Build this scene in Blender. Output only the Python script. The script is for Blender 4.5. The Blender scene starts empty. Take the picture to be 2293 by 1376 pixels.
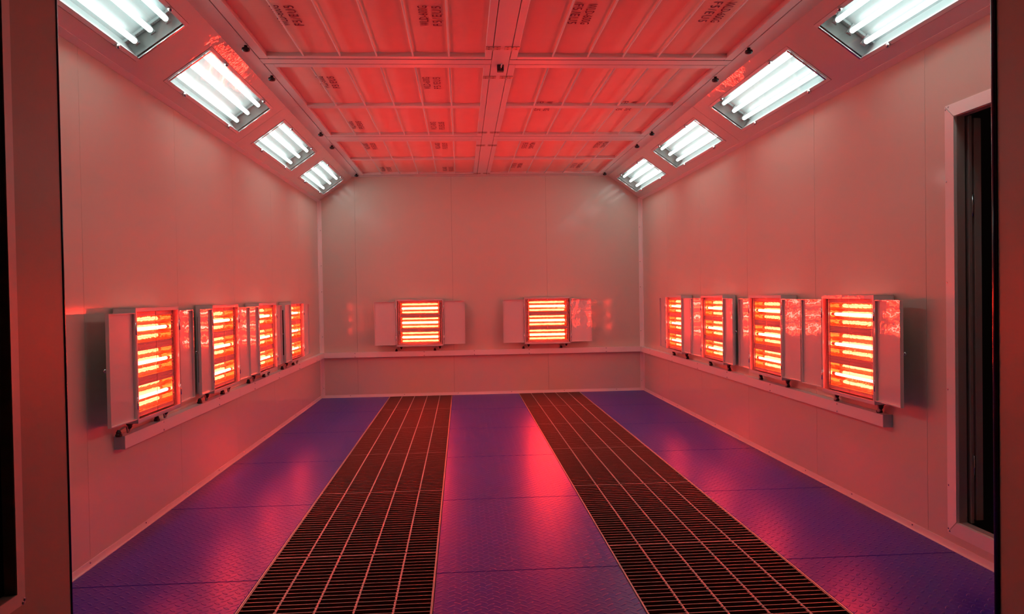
import bpy, bmesh, math, random
from mathutils import Matrix, Vector

random.seed(7)
scene = bpy.context.scene
COL = scene.collection

# ---------------------------------------------------------------- camera, world, exposure
W_PX, F_PX = 2293.0, 1700.0
CAM = (-0.26908, -2.39856, 1.22599)
YAW, PITCH, ROLL = 0.0660726, -0.0159814, -0.0165976
fw = Vector((math.sin(YAW) * math.cos(PITCH), math.cos(YAW) * math.cos(PITCH), math.sin(PITCH)))
rt = Vector((math.cos(YAW), -math.sin(YAW), 0.0))
up = rt.cross(fw)
r2 = math.cos(ROLL) * rt + math.sin(ROLL) * up
u2 = -math.sin(ROLL) * rt + math.cos(ROLL) * up
cam_data = bpy.data.cameras.new('camera')
cam_data.sensor_fit = 'HORIZONTAL'
cam_data.sensor_width = 36.0
cam_data.lens = F_PX / W_PX * 36.0
cam_data.clip_start = 0.02
cam = bpy.data.objects.new('camera', cam_data)
M = Matrix.Identity(4)
for i in range(3):
    M[i][0], M[i][1], M[i][2], M[i][3] = r2[i], u2[i], -fw[i], CAM[i]
cam.matrix_world = M
COL.objects.link(cam)
scene.camera = cam

world = bpy.data.worlds.new('world')
scene.world = world
world.use_nodes = True
world.node_tree.nodes['Background'].inputs[0].default_value = (0.012, 0.007, 0.006, 1)
world.node_tree.nodes['Background'].inputs[1].default_value = 0.10

scene.view_settings.view_transform = 'Standard'
scene.view_settings.look = 'None'
scene.view_settings.gamma = 1.0
scene.view_settings.use_curve_mapping = False
scene.view_settings.exposure = 0.0
cy = scene.cycles
cy.use_denoising = True
cy.max_bounces = 8
cy.diffuse_bounces = 5
cy.glossy_bounces = 5
cy.transparent_max_bounces = 12
cy.sample_clamp_indirect = 12.0
cy.caustics_reflective = True
cy.blur_glossy = 0.4
cy.use_light_tree = False

IR_COLOUR, IR_POWER = (1.0, 0.030, 0.020), 100.0        # infrared lamps
FL_COLOUR, FL_POWER = (0.85, 1.0, 0.97), 9.4            # fluorescent tubes

# ---------------------------------------------------------------- dimensions (metres)
HW, D = 2.0, 7.0            # half width, depth
ZW = 2.393                  # top of the wall
XF, ZC = 1.582, 2.695       # fold of slope and ceiling

# ---------------------------------------------------------------- materials
def new_mat(name):
    m = bpy.data.materials.new(name)
    m.use_nodes = True
    nt = m.node_tree
    return m, nt, nt.nodes['Principled BSDF']

def principled(name, col, rough=0.5, metal=0.0, spec=0.5, coat=0.0, coat_rough=0.1, coat_ior=1.5,
               bump=None, vary=None, emit=None):
    m, nt, p = new_mat(name)
    p.inputs['Base Color'].default_value = (*col, 1)
    p.inputs['Roughness'].default_value = rough
    p.inputs['Metallic'].default_value = metal
    p.inputs['Specular IOR Level'].default_value = spec
    p.inputs['Coat Weight'].default_value = coat
    p.inputs['Coat Roughness'].default_value = coat_rough
    p.inputs['Coat IOR'].default_value = coat_ior
    if emit:
        p.inputs['Emission Color'].default_value = (*emit[0], 1)
        p.inputs['Emission Strength'].default_value = emit[1]
    tc = None
    if bump or vary:
        tc = nt.nodes.new('ShaderNodeTexCoord')
    if vary:                       # vary = (scale, amount): paint tone / grime of its own
        n = nt.nodes.new('ShaderNodeTexNoise')
        n.inputs['Scale'].default_value = vary[0]
        n.inputs['Detail'].default_value = 5
        nt.links.new(tc.outputs['Object'], n.inputs['Vector'])
        mix = nt.nodes.new('ShaderNodeMixRGB')
        mix.inputs[1].default_value = (*[c * (1 - vary[1]) for c in col], 1)
        mix.inputs[2].default_value = (*[min(1, c * (1 + vary[1])) for c in col], 1)
        nt.links.new(n.outputs['Fac'], mix.inputs[0])
        nt.links.new(mix.outputs[0], p.inputs['Base Color'])
    if bump:                       # bump = (scale, strength, distance)
        n = nt.nodes.new('ShaderNodeTexNoise')
        n.inputs['Scale'].default_value = bump[0]
        n.inputs['Detail'].default_value = 3
        nt.links.new(tc.outputs['Object'], n.inputs['Vector'])
        b = nt.nodes.new('ShaderNodeBump')
        b.inputs['Strength'].default_value = bump[1]
        b.inputs['Distance'].default_value = bump[2]
        nt.links.new(n.outputs['Fac'], b.inputs['Height'])
        nt.links.new(b.outputs[0], p.inputs['Normal'])
        if coat:
            nt.links.new(b.outputs[0], p.inputs['Coat Normal'])
    return m

def emission(name, col, power):
    m = bpy.data.materials.new(name)
    m.use_nodes = True
    nt = m.node_tree
    nt.nodes.clear()
    o = nt.nodes.new('ShaderNodeOutputMaterial')
    e = nt.nodes.new('ShaderNodeEmission')
    e.inputs[0].default_value = (*col, 1)
    e.inputs[1].default_value = power
    nt.links.new(e.outputs[0], o.inputs[0])
    return m

def thin_glass(name):
    m = bpy.data.materials.new(name)
    m.use_nodes = True
    nt = m.node_tree
    nt.nodes.clear()
    o = nt.nodes.new('ShaderNodeOutputMaterial')
    t = nt.nodes.new('ShaderNodeBsdfTransparent')
    t.inputs[0].default_value = (0.97, 0.985, 0.98, 1)
    g = nt.nodes.new('ShaderNodeBsdfGlossy')
    g.inputs['Roughness'].default_value = 0.03
    fr = nt.nodes.new('ShaderNodeFresnel')
    geo = nt.nodes.new('ShaderNodeNewGeometry')          # same reflectance from either side of the pane
    ior = nt.nodes.new('ShaderNodeMix')
    ior.inputs[2].default_value, ior.inputs[3].default_value = 1.45, 1.0 / 1.45
    nt.links.new(geo.outputs['Backfacing'], ior.inputs[0])
    nt.links.new(ior.outputs[0], fr.inputs[0])
    mx = nt.nodes.new('ShaderNodeMixShader')
    nt.links.new(fr.outputs[0], mx.inputs[0])
    nt.links.new(t.outputs[0], mx.inputs[1])
    nt.links.new(g.outputs[0], mx.inputs[2])
    nt.links.new(mx.outputs[0], o.inputs[0])
    return m

def tread_mat(name, col):
    """blue painted steel with raised lens-shaped treads"""
    m, nt, p = new_mat(name)
    p.inputs['Roughness'].default_value = 0.32
    p.inputs['Specular IOR Level'].default_value = 0.42
    tc = nt.nodes.new('ShaderNodeTexCoord')
    def math_n(op, a, b=None):
        n = nt.nodes.new('ShaderNodeMath')
        n.operation = op
        for k, v in enumerate((a, b)):
            if v is None:
                continue
            if isinstance(v, (int, float)):
                n.inputs[k].default_value = v
            else:
                nt.links.new(v, n.inputs[k])
        return n.outputs[0]
    sep = nt.nodes.new('ShaderNodeSeparateXYZ')
    nt.links.new(tc.outputs['Object'], sep.inputs[0])
    def lens(off, sgn):
        c = 0.052
        u = math_n('SUBTRACT', math_n('FRACT', math_n('ADD', math_n('DIVIDE', sep.outputs[0], c), 40 + off)), 0.5)
        v = math_n('SUBTRACT', math_n('FRACT', math_n('ADD', math_n('DIVIDE', sep.outputs[1], c), 40 + off)), 0.5)
        a = math_n('MULTIPLY', math_n('ADD', u, math_n('MULTIPLY', v, sgn)), 0.7071 / 0.40)
        b = math_n('MULTIPLY', math_n('SUBTRACT', v, math_n('MULTIPLY', u, sgn)), 0.7071 / 0.11)
        d = math_n('ADD', math_n('MULTIPLY', a, a), math_n('MULTIPLY', b, b))
        return math_n('MAXIMUM', math_n('SUBTRACT', 1.0, d), 0.0)
    h = math_n('MAXIMUM', lens(0.0, 1.0), lens(0.5, -1.0))
    h = math_n('MINIMUM', math_n('MULTIPLY', h, 1.6), 1.0)
    bmp = nt.nodes.new('ShaderNodeBump')
    bmp.inputs['Strength'].default_value = 1.0
    bmp.inputs['Distance'].default_value = 0.003
    nt.links.new(h, bmp.inputs['Height'])
    nt.links.new(bmp.outputs[0], p.inputs['Normal'])
    n = nt.nodes.new('ShaderNodeTexNoise')
    n.inputs['Scale'].default_value = 3.0
    n.inputs['Detail'].default_value = 6
    nt.links.new(tc.outputs['Object'], n.inputs['Vector'])
    mix = nt.nodes.new('ShaderNodeMixRGB')
    mix.inputs[1].default_value = (*[c * 0.85 for c in col], 1)
    mix.inputs[2].default_value = (*[c * 1.15 for c in col], 1)
    nt.links.new(n.outputs['Fac'], mix.inputs[0])
    nt.links.new(mix.outputs[0], p.inputs['Base Color'])
    return m

def filter_mat(name):
    m, nt, p = new_mat(name)
    p.inputs['Roughness'].default_value = 0.95
    p.inputs['Specular IOR Level'].default_value = 0.1
    tc = nt.nodes.new('ShaderNodeTexCoord')
    n = nt.nodes.new('ShaderNodeTexNoise')
    n.inputs['Scale'].default_value = 5.0
    n.inputs['Detail'].default_value = 8
    nt.links.new(tc.outputs['Object'], n.inputs['Vector'])
    w = nt.nodes.new('ShaderNodeTexWave')
    w.bands_direction = 'Y'
    w.inputs['Scale'].default_value = 26.0
    w.inputs['Distortion'].default_value = 2.0
    w.inputs['Detail'].default_value = 2.0
    nt.links.new(tc.outputs['Object'], w.inputs['Vector'])
    add = nt.nodes.new('ShaderNodeMath')
    add.operation = 'MULTIPLY_ADD'
    nt.links.new(w.outputs['Fac'], add.inputs[0])
    add.inputs[1].default_value = 0.25
    nt.links.new(n.outputs['Fac'], add.inputs[2])
    ramp = nt.nodes.new('ShaderNodeMixRGB')
    ramp.inputs[1].default_value = (0.84, 0.54, 0.44, 1)
    ramp.inputs[2].default_value = (0.94, 0.66, 0.56, 1)
    nt.links.new(add.outputs[0], ramp.inputs[0])
    nt.links.new(ramp.outputs[0], p.inputs['Base Color'])
    b = nt.nodes.new('ShaderNodeBump')
    b.inputs['Strength'].default_value = 0.25
    b.inputs['Distance'].default_value = 0.002
    nt.links.new(add.outputs[0], b.inputs['Height'])
    nt.links.new(b.outputs[0], p.inputs['Normal'])
    return m

PAINT = principled('white_panel_paint', (0.63, 0.60, 0.51), rough=0.45, spec=0.3, coat=0.6, coat_rough=0.09,
                   bump=(1.6, 0.08, 0.02), vary=(1.2, 0.02))
SLOPE = principled('white_ceiling_paint', (0.74, 0.71, 0.66), rough=0.40, spec=0.4, coat=0.9, coat_rough=0.03, coat_ior=1.65,
                   bump=(9.0, 0.22, 0.01))
FRAME = principled('white_frame_paint', (0.74, 0.72, 0.70), rough=0.36, spec=0.5)
TRIM = principled('white_trim_paint', (0.88, 0.84, 0.80), rough=0.30, spec=0.5)
HEATER = principled('white_heater_enamel', (0.78, 0.73, 0.70), rough=0.30, spec=0.5, coat=1.0, coat_rough=0.03, coat_ior=1.9,
                    bump=(7.0, 0.16, 0.01))
GREY_CAP = principled('grey_end_cap', (0.50, 0.53, 0.56), rough=0.45)
BLUE = tread_mat('blue_tread_plate', (0.016, 0.017, 0.380))
DARK_GAP = principled('dark_joint', (0.02, 0.018, 0.018), rough=0.9)
PIT = principled('pit_concrete', (0.04, 0.034, 0.032), rough=0.95, vary=(4.0, 0.25))
GALV = principled('galvanised_steel', (0.52, 0.46, 0.42), rough=0.50, metal=0.65, vary=(30.0, 0.12))
def shaded_steel(name):
    """bearing bars: top edge coloured lighter, grimy flanks darkened with painted-in shade"""
    m, nt, p = new_mat(name)
    p.inputs['Roughness'].default_value = 0.5
    p.inputs['Metallic'].default_value = 0.4
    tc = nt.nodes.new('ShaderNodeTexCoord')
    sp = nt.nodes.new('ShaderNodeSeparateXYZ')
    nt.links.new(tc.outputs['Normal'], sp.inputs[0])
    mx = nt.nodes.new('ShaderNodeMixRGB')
    mx.inputs[1].default_value = (0.15, 0.080, 0.062, 1)  # flank colour: grime plus the shade between the bars, put into the colour
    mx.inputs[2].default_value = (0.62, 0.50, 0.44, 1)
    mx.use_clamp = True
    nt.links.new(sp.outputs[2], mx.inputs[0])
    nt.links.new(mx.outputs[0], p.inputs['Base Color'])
    return m
SHADED = shaded_steel('shaded_grating_steel')
STEEL = principled('polished_steel', (0.72, 0.72, 0.72), rough=0.18, metal=1.0)
TRAY = principled('lamp_tray_grey', (0.27, 0.305, 0.305), rough=0.32, spec=0.4)
TRAY_END = principled('lamp_tray_end_steel', (0.30, 0.31, 0.30), rough=0.45, metal=0.3)
def reflector_mat(name, col):
    """rolled gold reflector: a sharp and a scattered reflection"""
    m = bpy.data.materials.new(name)
    m.use_nodes = True
    nt = m.node_tree
    nt.nodes.clear()
    o = nt.nodes.new('ShaderNodeOutputMaterial')
    mx = nt.nodes.new('ShaderNodeMixShader')
    mx.inputs[0].default_value = 0.16
    tc = nt.nodes.new('ShaderNodeTexCoord')
    n = nt.nodes.new('ShaderNodeTexNoise')
    n.inputs['Scale'].default_value = 26.0
    nt.links.new(tc.outputs['Object'], n.inputs['Vector'])
    b = nt.nodes.new('ShaderNodeBump')
    b.inputs['Strength'].default_value = 0.3
    b.inputs['Distance'].default_value = 0.004
    nt.links.new(n.outputs['Fac'], b.inputs['Height'])
    for k, r in ((1, 0.07), (2, 0.45)):
        g = nt.nodes.new('ShaderNodeBsdfGlossy')
        g.inputs['Color'].default_value = (*col, 1)
        g.inputs['Roughness'].default_value = r
        nt.links.new(b.outputs[0], g.inputs['Normal'])
        nt.links.new(g.outputs[0], mx.inputs[k])
    df = nt.nodes.new('ShaderNodeBsdfDiffuse')
    df.inputs[0].default_value = (*col, 1)
    m2 = nt.nodes.new('ShaderNodeMixShader')
    m2.inputs[0].default_value = 0.05
    nt.links.new(mx.outputs[0], m2.inputs[1])
    nt.links.new(df.outputs[0], m2.inputs[2])
    nt.links.new(m2.outputs[0], o.inputs[0])
    return m
REFLECT = reflector_mat('gold_reflector', (0.95, 0.66, 0.30))
SPACER = principled('heater_inner_plate', (0.42, 0.36, 0.35), rough=0.45, metal=0.2)
BLACK = principled('black_plastic', (0.012, 0.011, 0.012), rough=0.35)
RUBBER = principled('dark_blue_rubber', (0.018, 0.010, 0.045), rough=0.22)
VENT = principled('dark_vent', (0.05, 0.03, 0.03), rough=0.6)
CERAMIC = principled('ceramic_cap', (0.70, 0.62, 0.58), rough=0.6)
CABLE = principled('cable_sheath', (0.42, 0.36, 0.30), rough=0.5)
FILTER = filter_mat('filter_wool')
INK = principled('purple_ink', (0.17, 0.03, 0.085), rough=0.9)
IR = emission('infrared_glow', IR_COLOUR, IR_POWER)
FLUO = emission('fluorescent_glow', FL_COLOUR, FL_POWER)
GLASS = thin_glass('clear_glass')
DARK_GLASS = principled('dark_window_glass', (0.006, 0.005, 0.005), rough=0.06, spec=0.35)

# ---------------------------------------------------------------- mesh helpers
def box(bm, x0, x1, y0, y1, z0, z1):
    r = bmesh.ops.create_cube(bm, size=1.0)
    for v in r['verts']:
        v.co = Vector((x0 + (v.co.x + 0.5) * (x1 - x0), y0 + (v.co.y + 0.5) * (y1 - y0), z0 + (v.co.z + 0.5) * (z1 - z0)))
    return r['verts']

def mesh_of(bm, name, mat, smooth=False, bevel=0.0):
    if bevel:
        bmesh.ops.bevel(bm, geom=list(bm.edges), offset=bevel, segments=1, affect='EDGES', profile=0.5, clamp_overlap=True)
    bmesh.ops.recalc_face_normals(bm, faces=list(bm.faces))
    me = bpy.data.meshes.new(name)
    bm.to_mesh(me)
    bm.free()
    me.materials.append(mat)
    if smooth:
        for p in me.polygons:
            p.use_smooth = True
    return me

def put(name, me, parent=None, mat4=None):
    o = bpy.data.objects.new(name, me)
    COL.objects.link(o)
    if parent:
        o.parent = parent
    if mat4 is not None:
        o.matrix_local = mat4
    return o

def boxes(name, mat, blist, parent=None, bevel=0.0, mat4=None):
    bm = bmesh.new()
    for b in blist:
        box(bm, *b)
    return put(name, mesh_of(bm, name, mat, bevel=bevel), parent, mat4)

def lathe_bm(profile, n=16, axis='Z'):
    """profile: list of (radius, height)"""
    bm = bmesh.new()
    rings = []
    for r, h in profile:
        ring = []
        if r < 1e-6:
            ring = [bm.verts.new((0, 0, h))]
        else:
            for k in range(n):
                a = 2 * math.pi * k / n
                ring.append(bm.verts.new((r * math.cos(a), r * math.sin(a), h)))
        rings.append(ring)
    for a, b in zip(rings[:-1], rings[1:]):
        if len(a) == 1 and len(b) == 1:
            continue
        for k in range(n):
            k2 = (k + 1) % n
            if len(a) == 1:
                bm.faces.new((a[0], b[k], b[k2]))
            elif len(b) == 1:
                bm.faces.new((a[k], a[k2], b[0]))
            else:
                bm.faces.new((a[k], a[k2], b[k2], b[k]))
    for ring, rev in ((rings[0], True), (rings[-1], False)):
        if len(ring) > 2:
            bm.faces.new(list(reversed(ring)) if rev else ring)
    return bm

def tube_bm(bm, pts, r, n=8, cap=True):
    pts = [Vector(p) for p in pts]
    rings = []
    for i, p in enumerate(pts):
        t = (pts[min(i + 1, len(pts) - 1)] - pts[max(i - 1, 0)]).normalized()
        ref = Vector((0, 0, 1)) if abs(t.z) < 0.9 else Vector((0, 1, 0))
        a = t.cross(ref).normalized()
        b = t.cross(a)
        rings.append([bm.verts.new(p + r * (math.cos(2 * math.pi * k / n) * a + math.sin(2 * math.pi * k / n) * b)) for k in range(n)])
    for A, B in zip(rings[:-1], rings[1:]):
        for k in range(n):
            bm.faces.new((A[k], A[(k + 1) % n], B[(k + 1) % n], B[k]))
    if cap:
        bm.faces.new(rings[0])
        bm.faces.new(rings[-1])
    return bm

def thing(name, label, cat, mat4=None, group=None):
    o = bpy.data.objects.new(name, None)
    COL.objects.link(o)
    if mat4 is not None:
        o.matrix_world = mat4
    o['label'] = label
    o['category'] = cat
    if group:
        o['group'] = group
    return o

def tag(o, label, cat, group=None):
    o['label'] = label
    o['category'] = cat
    if group:
        o['group'] = group
    return o

def structure(o, label, cat=None):
    o['kind'] = 'structure'
    o['label'] = label
    o['category'] = cat or o.name.split('_')[0]
    return o

def copy_tree(o, parent=None):
    c = o.copy()
    COL.objects.link(c)
    c.parent = parent
    for ch in o.children:
        copy_tree(ch, c)
    return c

def T(x, y, z):
    return Matrix.Translation((x, y, z))

SCREW = mesh_of(lathe_bm([(0.0055, 0.0), (0.0055, 0.0012), (0.0035, 0.003), (0.0, 0.0034)], 8), 'screw', STEEL)
def screw(parent, loc, normal):
    q = Vector((0, 0, 1)).rotation_difference(Vector(normal)).to_matrix().to_4x4()
    return put('screw', SCREW, parent, parent.matrix_world.inverted() @ T(*loc) @ q)

# ================================================================= FLOOR
GX = [(-1.174, -0.403), (0.417, 1.187)]                    # grating strips
STRIPS = [(-HW, -1.174), (-0.403, 0.417), (1.187, HW)]      # plate strips
bm = bmesh.new()
box(bm, -2.05, 2.05, -0.02, D + 0.05, -0.62, -0.60)         # pit bottom
for a, b in STRIPS:
    box(bm, a - (0.05 if a < -1.9 else -0.012), b + (0.05 if b > 1.9 else -0.012), -0.02, D + 0.05, -0.60, -0.012)
floor = put('floor', mesh_of(bm, 'floor', PIT))
structure(floor, 'sunken concrete floor base carrying blue tread plates', 'floor')
JY = [-0.25, 0.955, 2.157, 3.362, 4.600, 5.800, D - 0.002]
for (a, b) in STRIPS:
    w = b - a
    for j0, j1 in zip(JY[:-1], JY[1:]):
        bm = bmesh.new()
        l = j1 - j0
        box(bm, -w / 2 + 0.002, w / 2 - 0.002, -l / 2 + 0.003, l / 2 - 0.003, -0.0115, 0.0)
        me = mesh_of(bm, 'floor_plate', BLUE, bevel=0.0012)
        put('floor_plate', me, floor, T((a + b) / 2, (j0 + j1) / 2, 0))
# steel edging angles along the pits
for (a, b) in GX:
    for x in (a, b):
        s = 1 if x == a else -1
        boxes('pit_edging', GALV, [(min(x + s * 0.001, x + s * 0.006), max(x + s * 0.001, x + s * 0.006), -0.02, D - 0.005, -0.05, 0.0005)], floor)
# ground outside the entrance
outside = boxes('floor_outside', principled('dark_ground', (0.05, 0.05, 0.05), rough=0.9), [(-6, 6, -6, -0.252, -0.06, -0.012)])
structure(outside, 'dark ground in front of the entrance', 'floor')

# ---- gratings
G_W = 0.771
PITCH_Y = 1.1667
GY = [1.242 - PITCH_Y + PITCH_Y * k for k in range(7)]
GY[-1] = D - 0.006
def bar_mesh(w):
    bm = bmesh.new()
    box(bm, -w / 2, w / 2, -0.0017, 0.0017, -0.032, 0.0)
    return mesh_of(bm, 'bearing_bar', SHADED)
BAR = bar_mesh(G_W - 0.022)
def twisted_rod(length):
    bm = bmesh.new()
    n = int(length / 0.008)
    prev = None
    s = 0.0048
    for i in range(n + 1):
        y = -length / 2 + length * i / n
        a = 2 * math.pi * y / 0.10
        ring = [bm.verts.new((s * math.cos(a + k * math.pi / 2), y, s * math.sin(a + k * math.pi / 2))) for k in range(4)]
        if prev:
            for k in range(4):
                bm.faces.new((prev[k], prev[(k + 1) % 4], ring[(k + 1) % 4], ring[k]))
        else:
            bm.faces.new(ring)
        prev = ring
    bm.faces.new(prev)
    return mesh_of(bm, 'cross_rod', GALV)
RODS = {}
ROWS = ['nearest the entrance', 'second from the entrance', 'third from the entrance',
        'third from the back wall', 'second from the back wall', 'touching the back wall']
for gi, (a, b) in enumerate(GX):
    xc = (a + b) / 2
    side = ('plain wall side', 'doorway side')[gi]
    for k in range(6):
        y0, y1 = GY[k] + 0.002, GY[k + 1] - 0.002
        l = y1 - y0
        t = thing('floor_grating', 'steel floor grating, %s strip, %s' % (side, ROWS[k]), 'grating',
                  T(xc, (y0 + y1) / 2, -0.003), 'floor gratings over the exhaust pits')
        hw = G_W / 2 - 0.008
        boxes('side_bar', SHADED, [(-hw - 0.002, -hw + 0.002, -l / 2, l / 2, -0.032, 0.0)], t)
        boxes('side_bar', SHADED, [(hw - 0.002, hw + 0.002, -l / 2, l / 2, -0.032, 0.0)], t)
        boxes('end_bar', SHADED, [(-hw, hw, -l / 2, -l / 2 + 0.004, -0.032, 0.0)], t)
        boxes('end_bar', SHADED, [(-hw, hw, l / 2 - 0.004, l / 2, -0.032, 0.0)], t)
        n = 29
        for i in range(1, n):
            put('bearing_bar', BAR, t, T(0, -l / 2 + l * i / n, 0))
        key = round(l, 3)
        if key not in RODS:
            RODS[key] = twisted_rod(l - 0.01)
        for i in range(1, 5):
            put('cross_rod', RODS[key], t, T(-G_W / 2 + G_W * i / 5, 0, 0.0))

# ================================================================= WALLS
TH = 0.012
def wall_panel(name, mat, blist, parent):
    return boxes(name, mat, blist, parent, bevel=0.0012)

DOOR = (0.24, 0.94, 0.14, 2.01)       # y0, y1, z0, z1 of the doorway in the right wall
# left wall
wl = boxes('wall_left', DARK_GAP, [(-HW - 0.06, -HW - TH, -0.0, D, 0.0, ZW)])
structure(wl, 'white panelled side wall without a door')
LJ = [0.0, 1.21, 2.37, 3.53, 4.70, 5.86, D]
for a, b in zip(LJ[:-1], LJ[1:]):
    wall_panel('wall_panel', PAINT, [(-HW - TH, -HW, a + 0.0004, b - 0.0004, 0.0, ZW)], wl)
# right wall, with the doorway
wr = boxes('wall_right', DARK_GAP, [
    (HW + TH, HW + 0.038, 0.0, DOOR[0], 0.0, ZW), (HW + TH, HW + 0.038, DOOR[1], D, 0.0, ZW),
    (HW + TH, HW + 0.038, DOOR[0], DOOR[1], 0.0, DOOR[2]), (HW + TH, HW + 0.038, DOOR[0], DOOR[1], DOOR[3], ZW)])
structure(wr, 'white panelled side wall with a narrow doorway')
RJ = [0.0, 1.174, 2.340, 3.503, 4.687, 5.85, D]
for i, (a, b) in enumerate(zip(RJ[:-1], RJ[1:])):
    a, b = a + 0.0012, b - 0.0012
    if i == 0:
        bl = [(HW, HW + TH, a, DOOR[0], 0.0, ZW), (HW, HW + TH, DOOR[1], b, 0.0, ZW),
              (HW, HW + TH, DOOR[0], DOOR[1], 0.0, DOOR[2]), (HW, HW + TH, DOOR[0], DOOR[1], DOOR[3], ZW)]
        boxes('wall_panel', PAINT, bl, wr)
    else:
        wall_panel('wall_panel', PAINT, [(HW, HW + TH, a, b, 0.0, ZW)], wr)
# back wall (gable outline up to the ceiling)
def gable(bm, x0, x1, y0, y1):
    xs = sorted(set([x0, x1] + [v for v in (-XF, XF) if x0 < v < x1]))
    def top(x):
        return ZC + 0.06 if abs(x) <= XF else ZW + (HW - abs(x)) / (HW - XF) * (ZC - ZW) + 0.06
    vf, vb = [], []
    poly = [(x0, 0.0), (x1, 0.0)] + [(x, top(x)) for x in reversed(xs)]
    for x, z in poly:
        vf.append(bm.verts.new((x, y0, z)))
        vb.append(bm.verts.new((x, y1, z)))
    bm.faces.new(vf)
    bm.faces.new(list(reversed(vb)))
    for k in range(len(poly)):
        k2 = (k + 1) % len(poly)
        bm.faces.new((vf[k], vb[k], vb[k2], vf[k2]))
bm = bmesh.new()
gable(bm, -HW - 0.06, HW + 0.038, D + TH, D + 0.05)
wb = put('wall_back', mesh_of(bm, 'wall_back', DARK_GAP))
structure(wb, 'white panelled back wall with two heaters')
BJ = [-HW, -1.553, -0.376, 0.795, HW]
for a, b in zip(BJ[:-1], BJ[1:]):
    bm = bmesh.new()
    gable(bm, a + 0.0008, b - 0.0008, D, D + TH)
    put('wall_panel', mesh_of(bm, 'wall_panel', PAINT), wb)
# front wall around the entrance (seen only from inside)
wf = boxes('wall_front', PAINT, [(-HW, -1.53, -0.05, 0.0, 0.0, ZC + 0.05), (1.545, HW, -0.05, 0.0, 0.0, ZC + 0.05),
                                 (-1.53, 1.545, -0.05, 0.0, 2.50, ZC + 0.05)])
structure(wf, 'front wall around the wide vehicle entrance')

# ---- baseboards and corner trims
def baseboard(name, blist, label, pts, nrm):
    o = boxes(name, TRIM, blist)
    structure(o, label, 'baseboard')
    for p in pts:
        screw(o, p, nrm)
    return o
baseboard('baseboard_left', [(-HW, -HW + 0.003, 0.0, D, 0.0, 0.034), (-HW, -HW + 0.010, 0.0, D, 0.0, 0.003)],
          'thin white skirting strip along the plain side wall',
          [(-HW + 0.003, 0.58 + 0.62 * k, 0.024) for k in range(10)], (1, 0, 0))
baseboard('baseboard_right', [(HW - 0.003, HW, 0.0, D, 0.0, 0.034), (HW - 0.010, HW, 0.0, D, 0.0, 0.003)],
          'thin white skirting strip along the doorway wall',
          [(HW - 0.003, 0.70 + 0.60 * k, 0.024) for k in range(10)], (-1, 0, 0))
baseboard('baseboard_back', [(-HW + 0.003, HW - 0.003, D - 0.003, D, 0.0, 0.034), (-HW + 0.01, HW - 0.01, D - 0.010, D, 0.0, 0.003)],
          'thin white skirting strip along the back wall',
          [(-1.65 + 0.66 * k, D - 0.003, 0.022) for k in range(6)], (0, -1, 0))
for i, sx in enumerate((-1, 1)):
    bl = []
    x0, x1 = sorted((sx * HW, sx * (HW - 0.045)))
    bl.append((x0, x1, D - 0.004, D, 0.034, ZW + 0.02))
    x0, x1 = sorted((sx * HW, sx * (HW - 0.004)))
    bl.append((x0, x1, D - 0.045, D, 0.034, ZW))
    o = boxes('trim_%d' % (i + 1), TRIM, bl)
    structure(o, 'white corner trim where the back wall meets the %s' % ('plain side wall', 'doorway wall')[i], 'trim')
    for z in (0.12, 0.75, 1.30, 1.62, 2.05):
        screw(o, (sx * (HW - 0.03), D - 0.004, z), (0, -1, 0))

# ================================================================= SLOPED LIGHT PANELS
SLEN = math.hypot(HW - XF, ZC - ZW)
def slope_matrix(side):
    """local x runs along the room, y up the slope, z into the room"""
    e = Vector((-side * (HW - XF), 0, ZC - ZW)).normalized()
    u = Vector((0, -side, 0))
    n = u.cross(e)
    m = Matrix.Identity(4)
    for i in range(3):
        m[i][0], m[i][1], m[i][2] = u[i], e[i], n[i]
    m[0][3], m[1][3], m[2][3] = side * HW, 0.0, ZW
    return m
LAMP_L = [(0.285, 1.612), (2.010, 3.358), (3.772, 5.092), (5.498, 6.812)]
LAMP_R = [(0.225, 1.566), (1.952, 3.306), (3.726, 5.066), (5.474, 6.808)]
S0, S1 = 0.130, 0.415
B = 0.024
def sy(side, y):
    return -side * y
def rng(a, b):
    return (min(a, b), max(a, b))
for side, nm in ((-1, 'left'), (1, 'right')):
    m = slope_matrix(side)
    lamps = LAMP_L if side < 0 else LAMP_R
    x0, x1 = rng(sy(side, 0.0), sy(side, D))
    root = boxes('wall_upper_%s' % nm, DARK_GAP, [(x0, x1, -0.03, SLEN + 0.03, -0.16, -0.15)], mat4=m)
    structure(root, 'sloped upper wall holding four lamps above the %s' % ('plain side wall' if side < 0 else 'doorway wall'), 'wall')
    for p0, p1, ls in ((0.0, 3.528, lamps[:2]), (3.532, D, lamps[2:])):
        bl = [(*rng(sy(side, p0), sy(side, p1)), 0.0, S0 - B, -TH, 0.0),
              (*rng(sy(side, p0), sy(side, p1)), S1 + B, SLEN - 0.002, -TH, 0.0)]
        cuts = [p0] + [v for l in ls for v in (l[0] - B, l[1] + B)] + [p1]
        for a, b in zip(cuts[::2], cuts[1::2]):
            bl.append((*rng(sy(side, a), sy(side, b)), S0 - B, S1 + B, -TH, 0.0))
        boxes('slope_panel', SLOPE, bl, root)
    # folded trim along the foot of the slope
    o = boxes('slope_trim', FRAME, [(x0, x1, 0.0, 0.036, 0.0, 0.003)], root)
    for k in range(8):
        screw(o, m @ Vector((sy(side, 0.6 + 0.85 * k), 0.018, 0.003)), m.to_3x3() @ Vector((0, 0, 1)))

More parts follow.
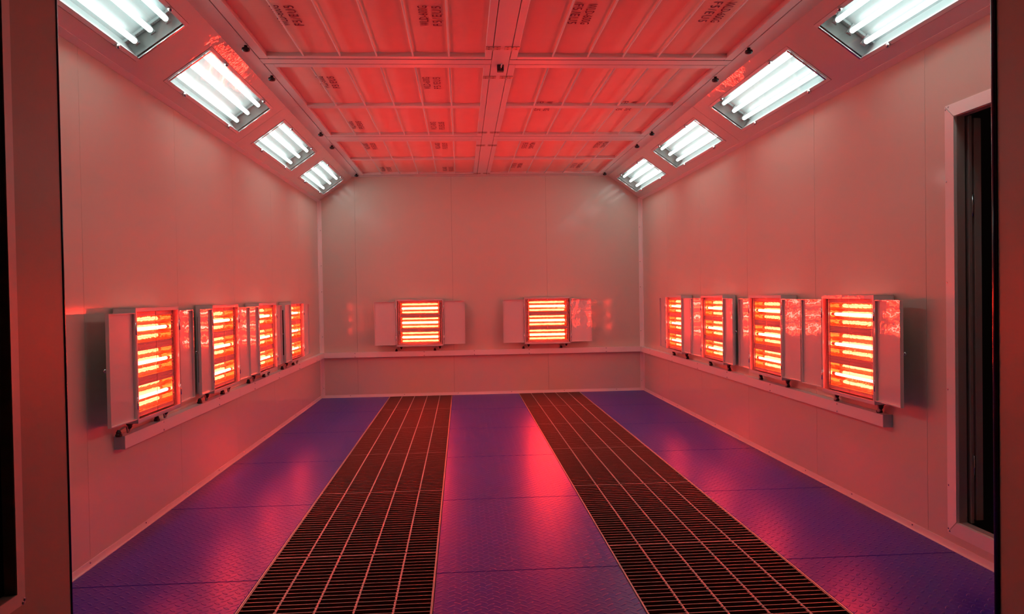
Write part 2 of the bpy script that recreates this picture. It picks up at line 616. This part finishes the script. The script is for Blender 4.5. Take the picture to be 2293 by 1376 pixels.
# ---- lamp fixtures
TUBE_R = 0.0135
def make_lamp(length):
    """origin at the middle of the opening; x along the tubes, y up the slope, z into the room"""
    t = bpy.data.objects.new('ceiling_lamp', None)
    COL.objects.link(t)
    h, w, dp = length / 2, (S1 - S0) / 2, 0.085
    boxes('housing', TRAY, [(-h, h, -w, w, -dp - 0.003, -dp), (-h, h, -w - 0.003, -w, -dp - 0.003, -0.001),
                            (-h, h, w, w + 0.003, -dp - 0.003, -0.001)], t)
    for s in (-1, 1):
        ep = boxes('end_plate', TRAY_END, [(*rng(s * h, s * (h + 0.003)), -w - 0.003, w + 0.003, -dp - 0.003, -0.001)], t)
        st = boxes('vent_strip', TRAY, [(*rng(s * (h - 0.035), s * (h - 0.055)), -w, w, -dp, -dp + 0.012)], t)
        bm = bmesh.new()
        for q in (-0.118, -0.048, 0.048, 0.118):
            for d in (-0.018, -0.006, 0.006, 0.018):
                mm = T(s * (h - 0.045), q + d, -dp + 0.0124)
                bmesh.ops.create_circle(bm, cap_ends=True, segments=8, radius=0.0032, matrix=mm)
        put('vent_hole', mesh_of(bm, 'vent_hole', BLACK), st)
    bz = 0.0025
    boxes('bezel', FRAME, [(-h - B + 0.002, -h, -w - B + 0.002, w + B - 0.002, -0.01, bz), (h, h + B - 0.002, -w - B + 0.002, w + B - 0.002, -0.01, bz),
                           (-h, h, -w - B + 0.002, -w, -0.01, bz), (-h, h, w, w + B - 0.002, -0.01, bz)], t)
    boxes('glass_pane', GLASS, [(-h - 0.004, h + 0.004, -w - 0.004, w + 0.004, bz + 0.0005, bz + 0.0045)], t)
    # aluminium strip under each end of the glass
    boxes('pane_strip', STEEL, [(h - 0.010, h + 0.006, -w, w, bz + 0.0048, bz + 0.0068)], t)
    boxes('pane_strip', STEEL, [(-h - 0.006, -h + 0.010, -w, w, bz + 0.0048, bz + 0.0068)], t)
    for q in (-0.095, 0.0, 0.095):
        tl = 1.20 if length > 1.25 else length - 0.12
        bm = lathe_bm([(TUBE_R, -tl / 2 + 0.012), (TUBE_R, tl / 2 - 0.012)], 14)
        rot = Matrix.Rotation(math.pi / 2, 4, 'Y')
        tb = put('fluorescent_tube', mesh_of(bm, 'fluorescent_tube', FLUO, True), t, T(0, q, -0.040) @ rot)
        for s in (-1, 1):
            c = lathe_bm([(TUBE_R * 0.98, 0), (TUBE_R * 0.98, 0.010), (0.006, 0.012), (0.006, 0.022)], 14)
            put('tube_cap', mesh_of(c, 'tube_cap', STEEL, False), tb, T(0, 0, s * (tl / 2 - 0.012)) @ (Matrix.Rotation(math.pi, 4, 'X') if s < 0 else Matrix.Identity(4)))
            boxes('lamp_holder', TRAY, [(*rng(s * (tl / 2 + 0.004), s * (tl / 2 + 0.020)), q - 0.014, q + 0.014, -dp, -0.028)], t)
    clip = mesh_of(lathe_bm([(0.010, 0.0), (0.012, 0.004), (0.012, 0.014), (0.008, 0.020), (0.0, 0.022)], 12), 'glass_clip', STEEL, True)
    for sx in (-0.62, 0.66):
        for s in (-1, 1):
            put('glass_clip', clip, t, T(sx * h, s * (w + 0.012), bz))
    return t
ORD = ['nearest the entrance', 'second from the entrance', 'second from the back wall', 'nearest the back wall']
for side in (-1, 1):
    lamps = LAMP_L if side < 0 else LAMP_R
    for k, (a, b) in enumerate(lamps):
        t = make_lamp(b - a)
        t.matrix_world = slope_matrix(side) @ T(sy(side, (a + b) / 2), (S0 + S1) / 2, 0)
        tag(t, 'three-tube fluorescent lamp behind glass above the %s, %s' % ('plain side wall' if side < 0 else 'doorway wall', ORD[k]),
            'lamp', 'fluorescent lamps in the sloped panels')

# ================================================================= CEILING
FX0, FX1 = 0.058, 1.475
OPEN0, OPEN1 = 0.100, 1.420
FRAMES = [(0.10, 2.350), (2.458, 4.640), (4.790, 6.850)]
ceiling = boxes('ceiling', DARK_GAP, [(-XF - 0.05, XF + 0.05, 0.0, D + 0.05, ZC + 0.30, ZC + 0.32)])
structure(ceiling, 'white ceiling grid holding red lit filter panels')
boxes('center_beam', FRAME, [(-0.054, 0.054, 0.0, D, ZC, ZC + 0.05)], ceiling, bevel=0.001)
for s in (-1, 1):
    for a, b in ((0.0, 3.538), (3.541, D)):
        boxes('edge_band', FRAME, [(*rng(s * (FX1 + 0.005), s * (XF + 0.004)), a, b, ZC, ZC + 0.02)], ceiling)
    for a, b in ((0.0, 0.091), (2.3595, 2.4485), (4.6495, 4.7805), (6.8595, D)):
        boxes('cross_beam', FRAME, [(*rng(s * 0.056, s * (FX1 + 0.003)), a, b, ZC - 0.0005, ZC + 0.05)], ceiling, bevel=0.001)

    for a, b in ((0.091, 0.098), (2.352, 2.3595), (2.4485, 2.456), (4.642, 4.6495), (4.7805, 4.788), (6.852, 6.8595)):  # dark strips added to draw the shade line in each gap
        boxes('gasket', DARK_GAP, [(*rng(s * 0.060, s * (FX1 + 0.002)), a, b, ZC + 0.0006, ZC + 0.012)], ceiling)

def text_mesh(body, length, height, spacing=1.0):
    cu = bpy.data.curves.new('print', 'FONT')
    cu.body = body
    cu.resolution_u = 2
    cu.offset = 0.006
    cu.space_character = spacing
    to = bpy.data.objects.new('print', cu)
    COL.objects.link(to)
    bpy.context.view_layer.update()
    dg = bpy.context.evaluated_depsgraph_get()
    me = bpy.data.meshes.new_from_object(to.evaluated_get(dg))
    COL.objects.unlink(to)
    bpy.data.objects.remove(to)
    xs = [v.co.x for v in me.vertices]
    ys = [v.co.y for v in me.vertices]
    for v in me.vertices:
        v.co.x = (v.co.x - (min(xs) + max(xs)) / 2) / (max(xs) - min(xs)) * length
        v.co.y = (v.co.y - (min(ys) + max(ys)) / 2) / (max(ys) - min(ys)) * height
        v.co.z = 0.0
    me.materials.clear()
    me.materials.append(INK)
    me.name = 'printed_text'
    return me
TXT1 = text_mesh('WLD-600G', 0.292, 0.050, 1.08)
TXT2 = text_mesh('F5/EU5', 0.285, 0.050, 1.3)

HINGE_LEAF = [(-0.044, -0.003, -0.028, 0.028, -0.003, 0.0), (0.003, 0.044, -0.028, 0.028, -0.003, 0.0)]
bm = bmesh.new()
for q in HINGE_LEAF:
    box(bm, *q)
mm = lathe_bm([(0.006, -0.029), (0.006, 0.029)], 10)
tmp = bpy.data.meshes.new('tmp')
mm.transform(T(0, 0, -0.005) @ Matrix.Rotation(math.pi / 2, 4, 'X'))
mm.to_mesh(tmp)
bm.from_mesh(tmp)
HINGE = mesh_of(bm, 'hinge', principled('hinge_steel', (0.50, 0.36, 0.33), rough=0.38, metal=0.6))
bm = bmesh.new()
for hx in (-0.030, 0.030):
    for hy in (-0.016, 0.014):
        bmesh.ops.create_circle(bm, cap_ends=True, segments=8, radius=0.0062, matrix=T(hx * 0.85, hy, -0.0036))
HINGE_HOLES = mesh_of(bm, 'hinge_screw', BLACK)
KNOB = mesh_of(lathe_bm([(0.010, 0.0), (0.010, -0.012), (0.022, -0.014), (0.024, -0.024), (0.020, -0.032), (0.008, -0.036), (0.0, -0.036)], 14), 'latch_knob', BLACK, True)
ROD_Y = {}
TEXTS = {(-1, 0): [(-1.16, 1.69), (-0.41, 1.68)], (-1, 1): [(-1.162, 2.94), (-0.45, 2.955), (-1.153, 4.255), (-0.452, 4.29)],
         (-1, 2): [(-1.142, 5.19), (-0.444, 5.185), (-1.122, 6.54), (-0.403, 6.56)],
         (1, 0): [(0.397, 1.635), (1.114, 1.59)], (1, 1): [(0.402, 3.60), (1.066, 3.59)],
         (1, 2): [(0.422, 5.175), (1.15, 5.145), (0.391, 6.345), (1.088, 6.365)]}
FORD = ['nearest the entrance', 'in the middle of the row', 'nearest the back wall']
for s in (-1, 1):
    for fi, (y0, y1) in enumerate(FRAMES):
        xc = s * (FX0 + FX1) / 2
        t = thing('filter_panel', 'hinged ceiling filter panel on the %s half, %s' % ('plain wall' if s < 0 else 'doorway', FORD[fi]), 'filter',
                  T(xc, (y0 + y1) / 2, ZC), 'hinged filter panels in the ceiling')
        L, Wd = (y1 - y0) / 2, (FX1 - FX0) / 2
        ox0, ox1 = rng(s * OPEN0 - xc, s * OPEN1 - xc)
        re, rm = 0.068, 0.036
        boxes('side_rail', FRAME, [(-Wd, ox0, -L, L, 0.0, 0.030)], t, bevel=0.002)
        boxes('side_rail', FRAME, [(ox1, Wd, -L, L, 0.0, 0.030)], t, bevel=0.002)
        near = 0.050 if fi == 0 else re
        boxes('end_rail', FRAME, [(ox0, ox1, -L, -L + re, 0.0, 0.030)], t, bevel=0.002)
        boxes('end_rail', FRAME, [(ox0, ox1, L - (0.050 if fi == 0 else re), L, 0.0, 0.030)], t, bevel=0.002)
        boxes('middle_rail', FRAME, [(ox0, ox1, -rm, rm, 0.0, 0.030)], t, bevel=0.002)
        # filter wool, held up by the rods, sagging slightly in between
        bm = bmesh.new()
        nx, ny = 48, 36
        grid = []
        for i in range(nx + 1):
            row = []
            for j in range(ny + 1):
                x = ox0 - 0.01 + (ox1 - ox0 + 0.02) * i / nx
                y = -L + 0.02 + (2 * L - 0.04) * j / ny
                ph = (x - ox0) / 0.22
                sag = 0.0045 * abs(math.sin(math.pi * ph)) + 0.002 * math.sin(5.1 * x + 3.3 * y + fi) * math.sin(2.3 * y + s)
                row.append(bm.verts.new((x, y, 0.0275 - sag)))
            grid.append(row)
        for i in range(nx):
            for j in range(ny):
                bm.faces.new((grid[i][j], grid[i][j + 1], grid[i + 1][j + 1], grid[i + 1][j]))
        back = box(bm, ox0 - 0.012, ox1 + 0.012, -L + 0.012, L - 0.012, 0.0300, 0.05)
        fl = put('filter_mat', mesh_of(bm, 'filter_mat', FILTER, False), t)
        for (tx, ty) in TEXTS[(s, fi)]:
            for me, off in ((TXT1, 0.036), (TXT2, -0.036)):
                r = Matrix.Identity(4)
                # reading direction and letter-up direction on the ceiling
                rd, ud = (Vector((0, -1, 0)), Vector((-1, 0, 0))) if s < 0 else (Vector((0, 1, 0)), Vector((1, 0, 0)))
                nn = rd.cross(ud)
                for i in range(3):
                    r[i][0], r[i][1], r[i][2] = rd[i], ud[i], nn[i]
                p = Vector((tx - xc, ty - (y0 + y1) / 2, 0.0195)) + ud * off
                put('printed_text', me, fl, T(*p) @ r)
        key = round(L, 3)
        if key not in ROD_Y:
            ROD_Y[key] = mesh_of(lathe_bm([(0.006, -L + 0.03), (0.006, L - 0.03)], 10), 'support_rod', FRAME, True)
        for k in range(1, 6):
            put('support_rod', ROD_Y[key], t, T(ox0 + (ox1 - ox0) * k / 6, 0, 0.0065) @ Matrix.Rotation(math.pi / 2, 4, 'X'))
        ky = {0: (0.35, 2.11), 1: (2.715, 4.452), 2: (5.040, 6.745)}[fi]
        for y in ky:
            put('latch_knob', KNOB, t, T(s * 1.490 - xc, y - (y0 + y1) / 2, 0.0))
            hg = put('hinge', HINGE, t, T(s * 0.0565 - xc, y - (y0 + y1) / 2 + 0.02, 0.0))
            put('hinge_screw', HINGE_HOLES, hg)

# sensor on the centre beam
t = thing('temperature_sensor', 'small dark sensor box with a thin silver probe on the centre beam', 'sensor', T(0.004, 2.47, ZC))
boxes('sensor_box', BLACK, [(-0.021, 0.021, -0.02, 0.02, -0.040, -0.0005)], t, bevel=0.002)
bm = bmesh.new()
tube_bm(bm, [(0, -0.018, -0.034), (0.002, -0.150, -0.034)], 0.0042, 8)
put('probe', mesh_of(bm, 'probe', STEEL, True), t)

# ================================================================= CABLE TRUNKING
TZ0, TZ1, TD = 0.492, 0.556, 0.05
def trunking(name, label, length, joints, mat4, cap):
    """x along the run, y = 0 at the wall and -TD at the front"""
    t = thing(name, label, 'trunking', mat4, 'cable trunking along the walls')
    cuts = [0.0] + joints + [length]
    for a, b in zip(cuts[:-1], cuts[1:]):
        c = boxes('cover', TRIM, [(a + 0.0006, b - 0.0006, -TD - 0.002, -TD, TZ0, TZ1)], t, bevel=0.0006)
        nsc = max(1, int((b - a) / 0.7))
        for k in range(nsc):
            x = a + (k + 0.5) * (b - a) / nsc
            for z in (TZ0 + 0.010, TZ1 - 0.010):
                o = put('screw', SCREW, c, T(x, -TD - 0.002, z) @ Matrix.Rotation(math.pi / 2, 4, 'X'))
    boxes('channel', TRIM, [(0.0, length, -TD, -0.001, TZ1 - 0.002, TZ1), (0.0, length, -TD, -0.001, TZ0, TZ0 + 0.002),
                            (0.0, length, -0.003, -0.001, TZ0, TZ1)], t)
    if cap is not None:
        x = 0.0 if cap == 0 else length
        boxes('end_cap', GREY_CAP, [(x - 0.004, x + 0.001, -TD - 0.003, -0.001, TZ0 - 0.001, TZ1 + 0.001)] if cap == 0 else
              [(x - 0.001, x + 0.004, -TD - 0.003, -0.001, TZ0 - 0.001, TZ1 + 0.001)], t)
    return t
# left wall: local -y must point to +x  (rotate +90): local x -> +y
RL, RR = Matrix.Rotation(math.pi / 2, 4, 'Z'), Matrix.Rotation(-math.pi / 2, 4, 'Z')
Y0T = 1.478
trunking('cable_trunking', 'white cable trunking with grey end cap along the plain side wall', D - 0.055 - Y0T, [1.96, 3.6], T(-HW, Y0T, 0) @ RL, 0)
trunking('cable_trunking', 'white cable trunking with grey end cap along the doorway wall', D - 0.055 - Y0T, [1.9, 3.5], T(HW, D - 0.055, 0) @ RR, 1)
trunking('cable_trunking', 'white cable trunking running corner to corner on the back wall', 2 * HW - 0.008, [1.675, 2.07], T(-HW + 0.004, D, 0), None)

# ================================================================= INFRARED HEATERS
HZ0, HZ1, HD, HHW = 0.617, 1.193, 0.12, 0.2885
DZ0, DZ1 = 0.638, 1.168
CZ = [1.081, 0.905, 0.729]
def make_door(sgn):
    """tray door, hinge line on x = 0, extends to sgn * width"""
    w = 0.258
    x0, x1 = rng(0.004 * sgn, w * sgn)
    bm = bmesh.new()
    box(bm, x0, x1, 0.010, 0.013, DZ0, DZ1)
    r, dy = 0.0045, -0.004
    box(bm, x0, x0 + r, dy, 0.010, DZ0, DZ1)
    box(bm, x1 - r, x1, dy, 0.010, DZ0, DZ1)
    box(bm, x0 + r, x1 - r, dy, 0.010, DZ0, DZ0 + r)
    box(bm, x0 + r, x1 - r, dy, 0.010, DZ1 - r, DZ1)
    d = bpy.data.objects.new('door', mesh_of(bm, 'door', HEATER))
    COL.objects.link(d)
    kb = lathe_bm([(0.006, 0.0), (0.006, 0.012), (0.009, 0.014), (0.009, 0.022), (0.0, 0.024)], 10)
    put('door_knob', mesh_of(kb, 'door_knob', STEEL, True), d, T(sgn * (w - 0.020), 0.013, (DZ0 + DZ1) / 2) @ Matrix.Rotation(-math.pi / 2, 4, 'X'))
    hm = lathe_bm([(0.004, -0.03), (0.004, 0.03)], 8)
    me = mesh_of(hm, 'hinge_pin', STEEL, True)
    for z in (DZ0 + 0.08, DZ1 - 0.08):
        put('hinge_pin', me, d, T(0, -0.004, z))
    return d
def make_heater():
    t = bpy.data.objects.new('infrared_heater', None)
    COL.objects.link(t)
    h, th = HHW, 0.003
    bl = [(-h, h, -0.013, -0.010, HZ0, HZ1), (-h, -h + th, -HD, -0.010, HZ0, HZ1), (h - th, h, -HD, -0.010, HZ0, HZ1),
          (-h, h, -HD, -0.010, HZ0, HZ0 + th), (-h, h, -HD, -0.010, HZ1 - th, HZ1),
          (-h, -h + 0.014, -HD, -HD + th, HZ0, HZ1), (h - 0.014, h, -HD, -HD + th, HZ0, HZ1),
          (-h, h, -HD, -HD + th, HZ0, HZ0 + 0.020), (-h, h, -HD, -HD + th, HZ1 - 0.020, HZ1)]
    boxes('body', HEATER, bl, t)
    for s in (-1, 1):
        boxes('side_vent', VENT, [(*rng(s * (h + 0.0002), s * (h + 0.0015)), -HD + 0.016, -0.022, HZ0 + 0.075, HZ1 - 0.075)], t)
        boxes('wall_bracket', TRIM, [(*rng(s * 0.20, s * 0.24), -0.010, -0.001, HZ0 + 0.05, HZ1 - 0.05)], t)
        boxes('terminal_rail', SPACER, [(*rng(s * 0.2465, s * 0.268), -0.086, -0.013, HZ0 + 0.022, HZ1 - 0.022)], t)
    # plates between the lamp cassettes
    edges = [HZ1 - 0.022, CZ[0] + 0.067, CZ[0] - 0.067, CZ[1] + 0.067, CZ[1] - 0.067, CZ[2] + 0.067, CZ[2] - 0.067, HZ0 + 0.022]
    for a, b in zip(edges[::2], edges[1::2]):
        boxes('spacer_plate', SPACER, [(-0.245, 0.245, -0.090, -0.087, b, a)], t)
    # reflector cassettes with one lamp each
    prof = [(-0.092, -0.066), (-0.087, -0.066), (-0.050, -0.029), (-0.046, 0.0), (-0.050, 0.029), (-0.087, 0.066), (-0.092, 0.066)]
    for z in CZ:
        bm = bmesh.new()
        va = [bm.verts.new((-0.238, y, z + q)) for y, q in prof]
        vb = [bm.verts.new((0.238, y, z + q)) for y, q in prof]
        for k in range(len(prof) - 1):
            bm.faces.new((va[k], va[k + 1], vb[k + 1], vb[k]))
        bm.faces.new(va)
        bm.faces.new(vb)
        bm.faces.ensure_lookup_table()
        bmesh.ops.recalc_face_normals(bm, faces=list(bm.faces))
        if bm.faces[2].normal.y > 0:          # thicken towards the wall, away from the lamp
            bmesh.ops.reverse_faces(bm, faces=list(bm.faces))
        bmesh.ops.solidify(bm, geom=list(bm.faces), thickness=0.0015)
        put('reflector', mesh_of(bm, 'reflector', REFLECT), t)
        tb = put('heating_tube', mesh_of(lathe_bm([(0.004, -0.2195), (0.0092, -0.214), (0.0092, 0.214), (0.004, 0.2195)], 12), 'heating_tube', IR, True), t,
                 T(0, -0.069, z) @ Matrix.Rotation(math.pi / 2, 4, 'Y'))
        cp = mesh_of(lathe_bm([(0.0085, 0.2195), (0.0085, 0.236)], 10), 'tube_cap', CERAMIC)
        put('tube_cap', cp, tb)
        put('tube_cap', cp, tb, Matrix.Rotation(math.pi, 4, 'X'))
    # wire guard
    bm = bmesh.new()
    yg = -0.101
    z = HZ0 + 0.035
    k = 0
    while z < HZ1 - 0.03:
        tube_bm(bm, [(-0.262, yg, z), (0.262, yg, z)], 0.0009, 5)
        z += 0.0185
    for x in (-0.235, 0.0, 0.235):
        tube_bm(bm, [(x, yg - 0.0016, HZ0 + 0.022), (x, yg - 0.0016, HZ1 - 0.022)], 0.0012, 5)
    put('wire_guard', mesh_of(bm, 'wire_guard', STEEL), t)
    # cables with their black glands
    gl = mesh_of(lathe_bm([(0.013, 0.0), (0.016, 0.002), (0.016, 0.012), (0.0125, 0.014), (0.0125, 0.022), (0.008, 0.030), (0.006, 0.034)], 10), 'cable_gland', BLACK, False)
    for x in (-0.235, 0.235):
        xb = x - 0.062
        p0, p1 = Vector((x, -0.055, HZ0 - 0.028)), Vector((xb, -0.028, TZ1 + 0.026))
        pts = []
        for i in range(15):
            f = i / 14
            q = p0.lerp(p1, f * f * (3 - 2 * f))
            q.z += -0.020 * math.sin(math.pi * f) * (1 if f < 0.5 else -1) * 0.9
            q.y -= 0.012 * math.sin(math.pi * f)
            pts.append(q)
        bm = bmesh.new()
        tube_bm(bm, pts, 0.0052, 8)
        c = put('cable', mesh_of(bm, 'cable', CABLE, True), t)
        put('cable_gland', gl, c, T(x, -0.055, HZ0) @ Matrix.Rotation(math.pi, 4, 'X'))
        put('cable_gland', gl, c, T(xb, -0.028, TZ1))
    return t

proto = make_heater()
HE = [   # (centre along the wall, wall, near-door angle, far-door angle, label)
    (1.762, 'L', 'heater on the plain side wall nearest the entrance, doors open'),
    (2.925, 'L', 'heater second from the entrance on the plain side wall'),
    (4.052, 'L', 'heater second from the back wall on the plain side wall'),
    (5.190, 'L', 'heater nearest the back wall on the plain side wall'),
    (1.725, 'R', 'heater on the doorway wall closest to the doorway, doors open'),
    (2.880, 'R', 'heater second from the doorway on the doorway wall'),
    (4.028, 'R', 'heater third from the doorway on the doorway wall'),
    (5.215, 'R', 'heater farthest from the doorway on the doorway wall'),
    (-0.780, 'B', 'heater on the back wall closer to the plain side wall'),
    (0.782, 'B', 'heater on the back wall closer to the doorway wall')]
doorL, doorR = make_door(-1), make_door(1)
ANG = [(-3, 2), (2, -2), (-2, 3), (1, -1), (2, -3), (-3, 3), (3, -3), (-1, 2), (2, -1), (-1, 1)]
used = False
for i, (c, w, lab) in enumerate(HE):
    t = proto if not used else copy_tree(proto)
    if used:
        d1, d2 = copy_tree(doorL, t), copy_tree(doorR, t)
    else:
        d1, d2 = doorL, doorR
        if not used:
            first = True
    # doors are attached after the first copy so the prototype stays clean
    if not used:
        pend = (d1, d2)
    t.matrix_world = {'L': T(-HW, c, 0) @ RL, 'R': T(HW, c, 0) @ RR, 'B': T(c, D, 0)}[w]
    tag(t, 'glowing red infrared ' + lab, 'heater', 'infrared heaters with two open doors')
    a1, a2 = ANG[i]
    m1 = T(-HHW - 0.001, -HD + 0.004, 0) @ Matrix.Rotation(math.radians(a1), 4, 'Z')
    m2 = T(HHW + 0.001, -HD + 0.004, 0) @ Matrix.Rotation(math.radians(a2), 4, 'Z')
    if used:
        d1.matrix_local, d2.matrix_local = m1, m2
    else:
        first_mats = (m1, m2)
    used = True
    if i == len(HE) - 1:
        pend[0].parent = proto
        pend[1].parent = proto
        pend[0].matrix_local, pend[1].matrix_local = first_mats

# ================================================================= DOORWAY IN THE RIGHT WALL
y0, y1, z0, z1 = DOOR
fr = 0.078
df = boxes('door_1', principled('door_jamb_paint', (0.40, 0.36, 0.33), rough=0.5), [
    (HW + 0.0005, HW + 0.038, y1 - 0.002, y1 + 0.0, z0, z1), (HW + 0.0005, HW + 0.038, y0, y0 + 0.002, z0, z1),
    (HW + 0.0005, HW + 0.038, y0, y1, z0, z0 + 0.002), (HW + 0.0005, HW + 0.038, y0, y1, z1 - 0.002, z1),
    (HW + 0.052, HW + 0.064, y1 - 0.012, y1 + 0.012, z0, z1)])
structure(df, 'open doorway with a white frame in the side wall', 'door')
def prism(bm, pts, x0, x1):
    a = [bm.verts.new((x0, y, z)) for y, z in pts]
    b = [bm.verts.new((x1, y, z)) for y, z in pts]
    bm.faces.new(a)
    bm.faces.new(list(reversed(b)))
    for k in range(len(pts)):
        k2 = (k + 1) % len(pts)
        bm.faces.new((a[k], b[k], b[k2], a[k2]))
ob, ot = 0.068, 0.062
Q = {'far': [(y1, z0), (y1 + fr, z0 - ob), (y1 + fr, z1 + ot), (y1, z1)],
     'near': [(y0, z0), (y0 - fr, z0 - ob), (y0 - fr, z1 + ot), (y0, z1)],
     'low': [(y0, z0), (y1, z0), (y1 + fr, z0 - ob), (y0 - fr, z0 - ob)],
     'high': [(y0, z1), (y1, z1), (y1 + fr, z1 + ot), (y0 - fr, z1 + ot)]}
for k, q in Q.items():
    g = 0.0012
    cyq = sum(p[0] for p in q) / 4
    czq = sum(p[1] for p in q) / 4
    bm = bmesh.new()
    prism(bm, [(y + (cyq - y) * 0.004, z + (czq - z) * 0.004) for y, z in q], HW - 0.004, HW)
    for v in bm.verts:
        inner = y0 - 0.001 <= v.co.y <= y1 + 0.001 and z0 - 0.001 <= v.co.z <= z1 + 0.001
        if inner and v.co.x < HW - 0.002:
            v.co.x = HW - 0.014
    put('frame_strip', mesh_of(bm, 'frame_strip', TRIM), df)
for z in (0.30, 0.75, 1.25, 1.72):
    screw(df, (HW - 0.004, y1 + 0.066, z), (-1, 0, 0))
for p in ((y1 + 0.07, z0 - 0.045), (y1 + 0.06, z0 - 0.055), (y1 + 0.07, z1 + 0.045), (y1 + 0.05, z1 + 0.052), (0.62, z0 - 0.055), (0.62, z1 + 0.05)):
    screw(df, (HW - 0.004, p[0], p[1]), (-1, 0, 0))
leaf = boxes('door_2', principled('door_leaf_paint', (0.45, 0.42, 0.40), rough=0.5), [(HW + 0.080, HW + 0.114, y1 - 0.006, y1 + 0.70, z0 + 0.01, z1 - 0.01)], bevel=0.002)
structure(leaf, 'side door leaf folded back outside the doorway', 'door')
hm = mesh_of(lathe_bm([(0.006, -0.05), (0.006, 0.05)], 8), 'door_hinge', STEEL, True)
for z in (0.40, 1.60):
    put('door_hinge', hm, leaf, T(HW + 0.071, y1 - 0.006, z))

# ================================================================= ENTRANCE DOOR LEAVES
LEAF = principled('entrance_door_paint', (0.33, 0.30, 0.24), rough=0.38, spec=0.22, bump=(14.0, 0.06, 0.004), vary=(3.0, 0.04))
def entrance_leaf(name, side, xf, label):
    """leaf swung out 90 degrees: inner face on x = xf"""
    out = side
    wy0, wy1, wz0, wz1 = -0.66, -0.283, 0.440, 2.25
    t = xf + out * 0.045
    bl = [(*rng(xf, t), wy1, -0.003, 0.02, 2.48), (*rng(xf, t), -0.85, wy0, 0.02, 2.48),
          (*rng(xf, t), wy0, wy1, 0.02, wz0), (*rng(xf, t), wy0, wy1, wz1, 2.48)]
    o = boxes(name, LEAF, bl)
    structure(o, label, 'door')
    i = xf - out * 0.004
    sw = 0.036
    boxes('window_frame', TRIM_DARK, [(*rng(xf, i), wy1, wy1 + sw, wz0 - sw, wz1 + sw)], o)
    boxes('window_frame', TRIM_DARK, [(*rng(xf, i), wy0 - sw, wy0, wz0 - sw, wz1 + sw)], o)
    boxes('window_frame', TRIM_DARK, [(*rng(xf, i), wy0, wy1, wz0 - sw, wz0)], o)
    boxes('window_frame', TRIM_DARK, [(*rng(xf, i), wy0, wy1, wz1, wz1 + sw)], o)
    boxes('window_pane', DARK_GLASS, [(*rng(xf + out * 0.030, xf + out * 0.036), wy0, wy1, wz0, wz1)], o)
    bm = bmesh.new()
    sr = 0.0036 if side < 0 else 0.0085
    cx = xf - out * (0.0005 if side < 0 else 0.0045)
    tube_bm(bm, [(cx, 0.001, 0.02), (cx, 0.001, 2.48)], sr, 12)
    put('rubber_seal', mesh_of(bm, 'rubber_seal', RUBBER, True), o)
    for p in ((wy1 + 0.031, wz0 - 0.024), (wy1 + 0.024, wz0 - 0.031)):
        screw(o, (i, p[0], p[1]), (-out, 0, 0))
    return o
TRIM_DARK = principled('window_frame_paint', (0.62, 0.52, 0.46), rough=0.4)
entrance_leaf('door_3', -1, -1.480, 'open entrance door leaf with a dark window beside the plain side wall')
entrance_leaf('door_4', 1, 1.4965, 'open entrance door leaf next to the doorway wall')
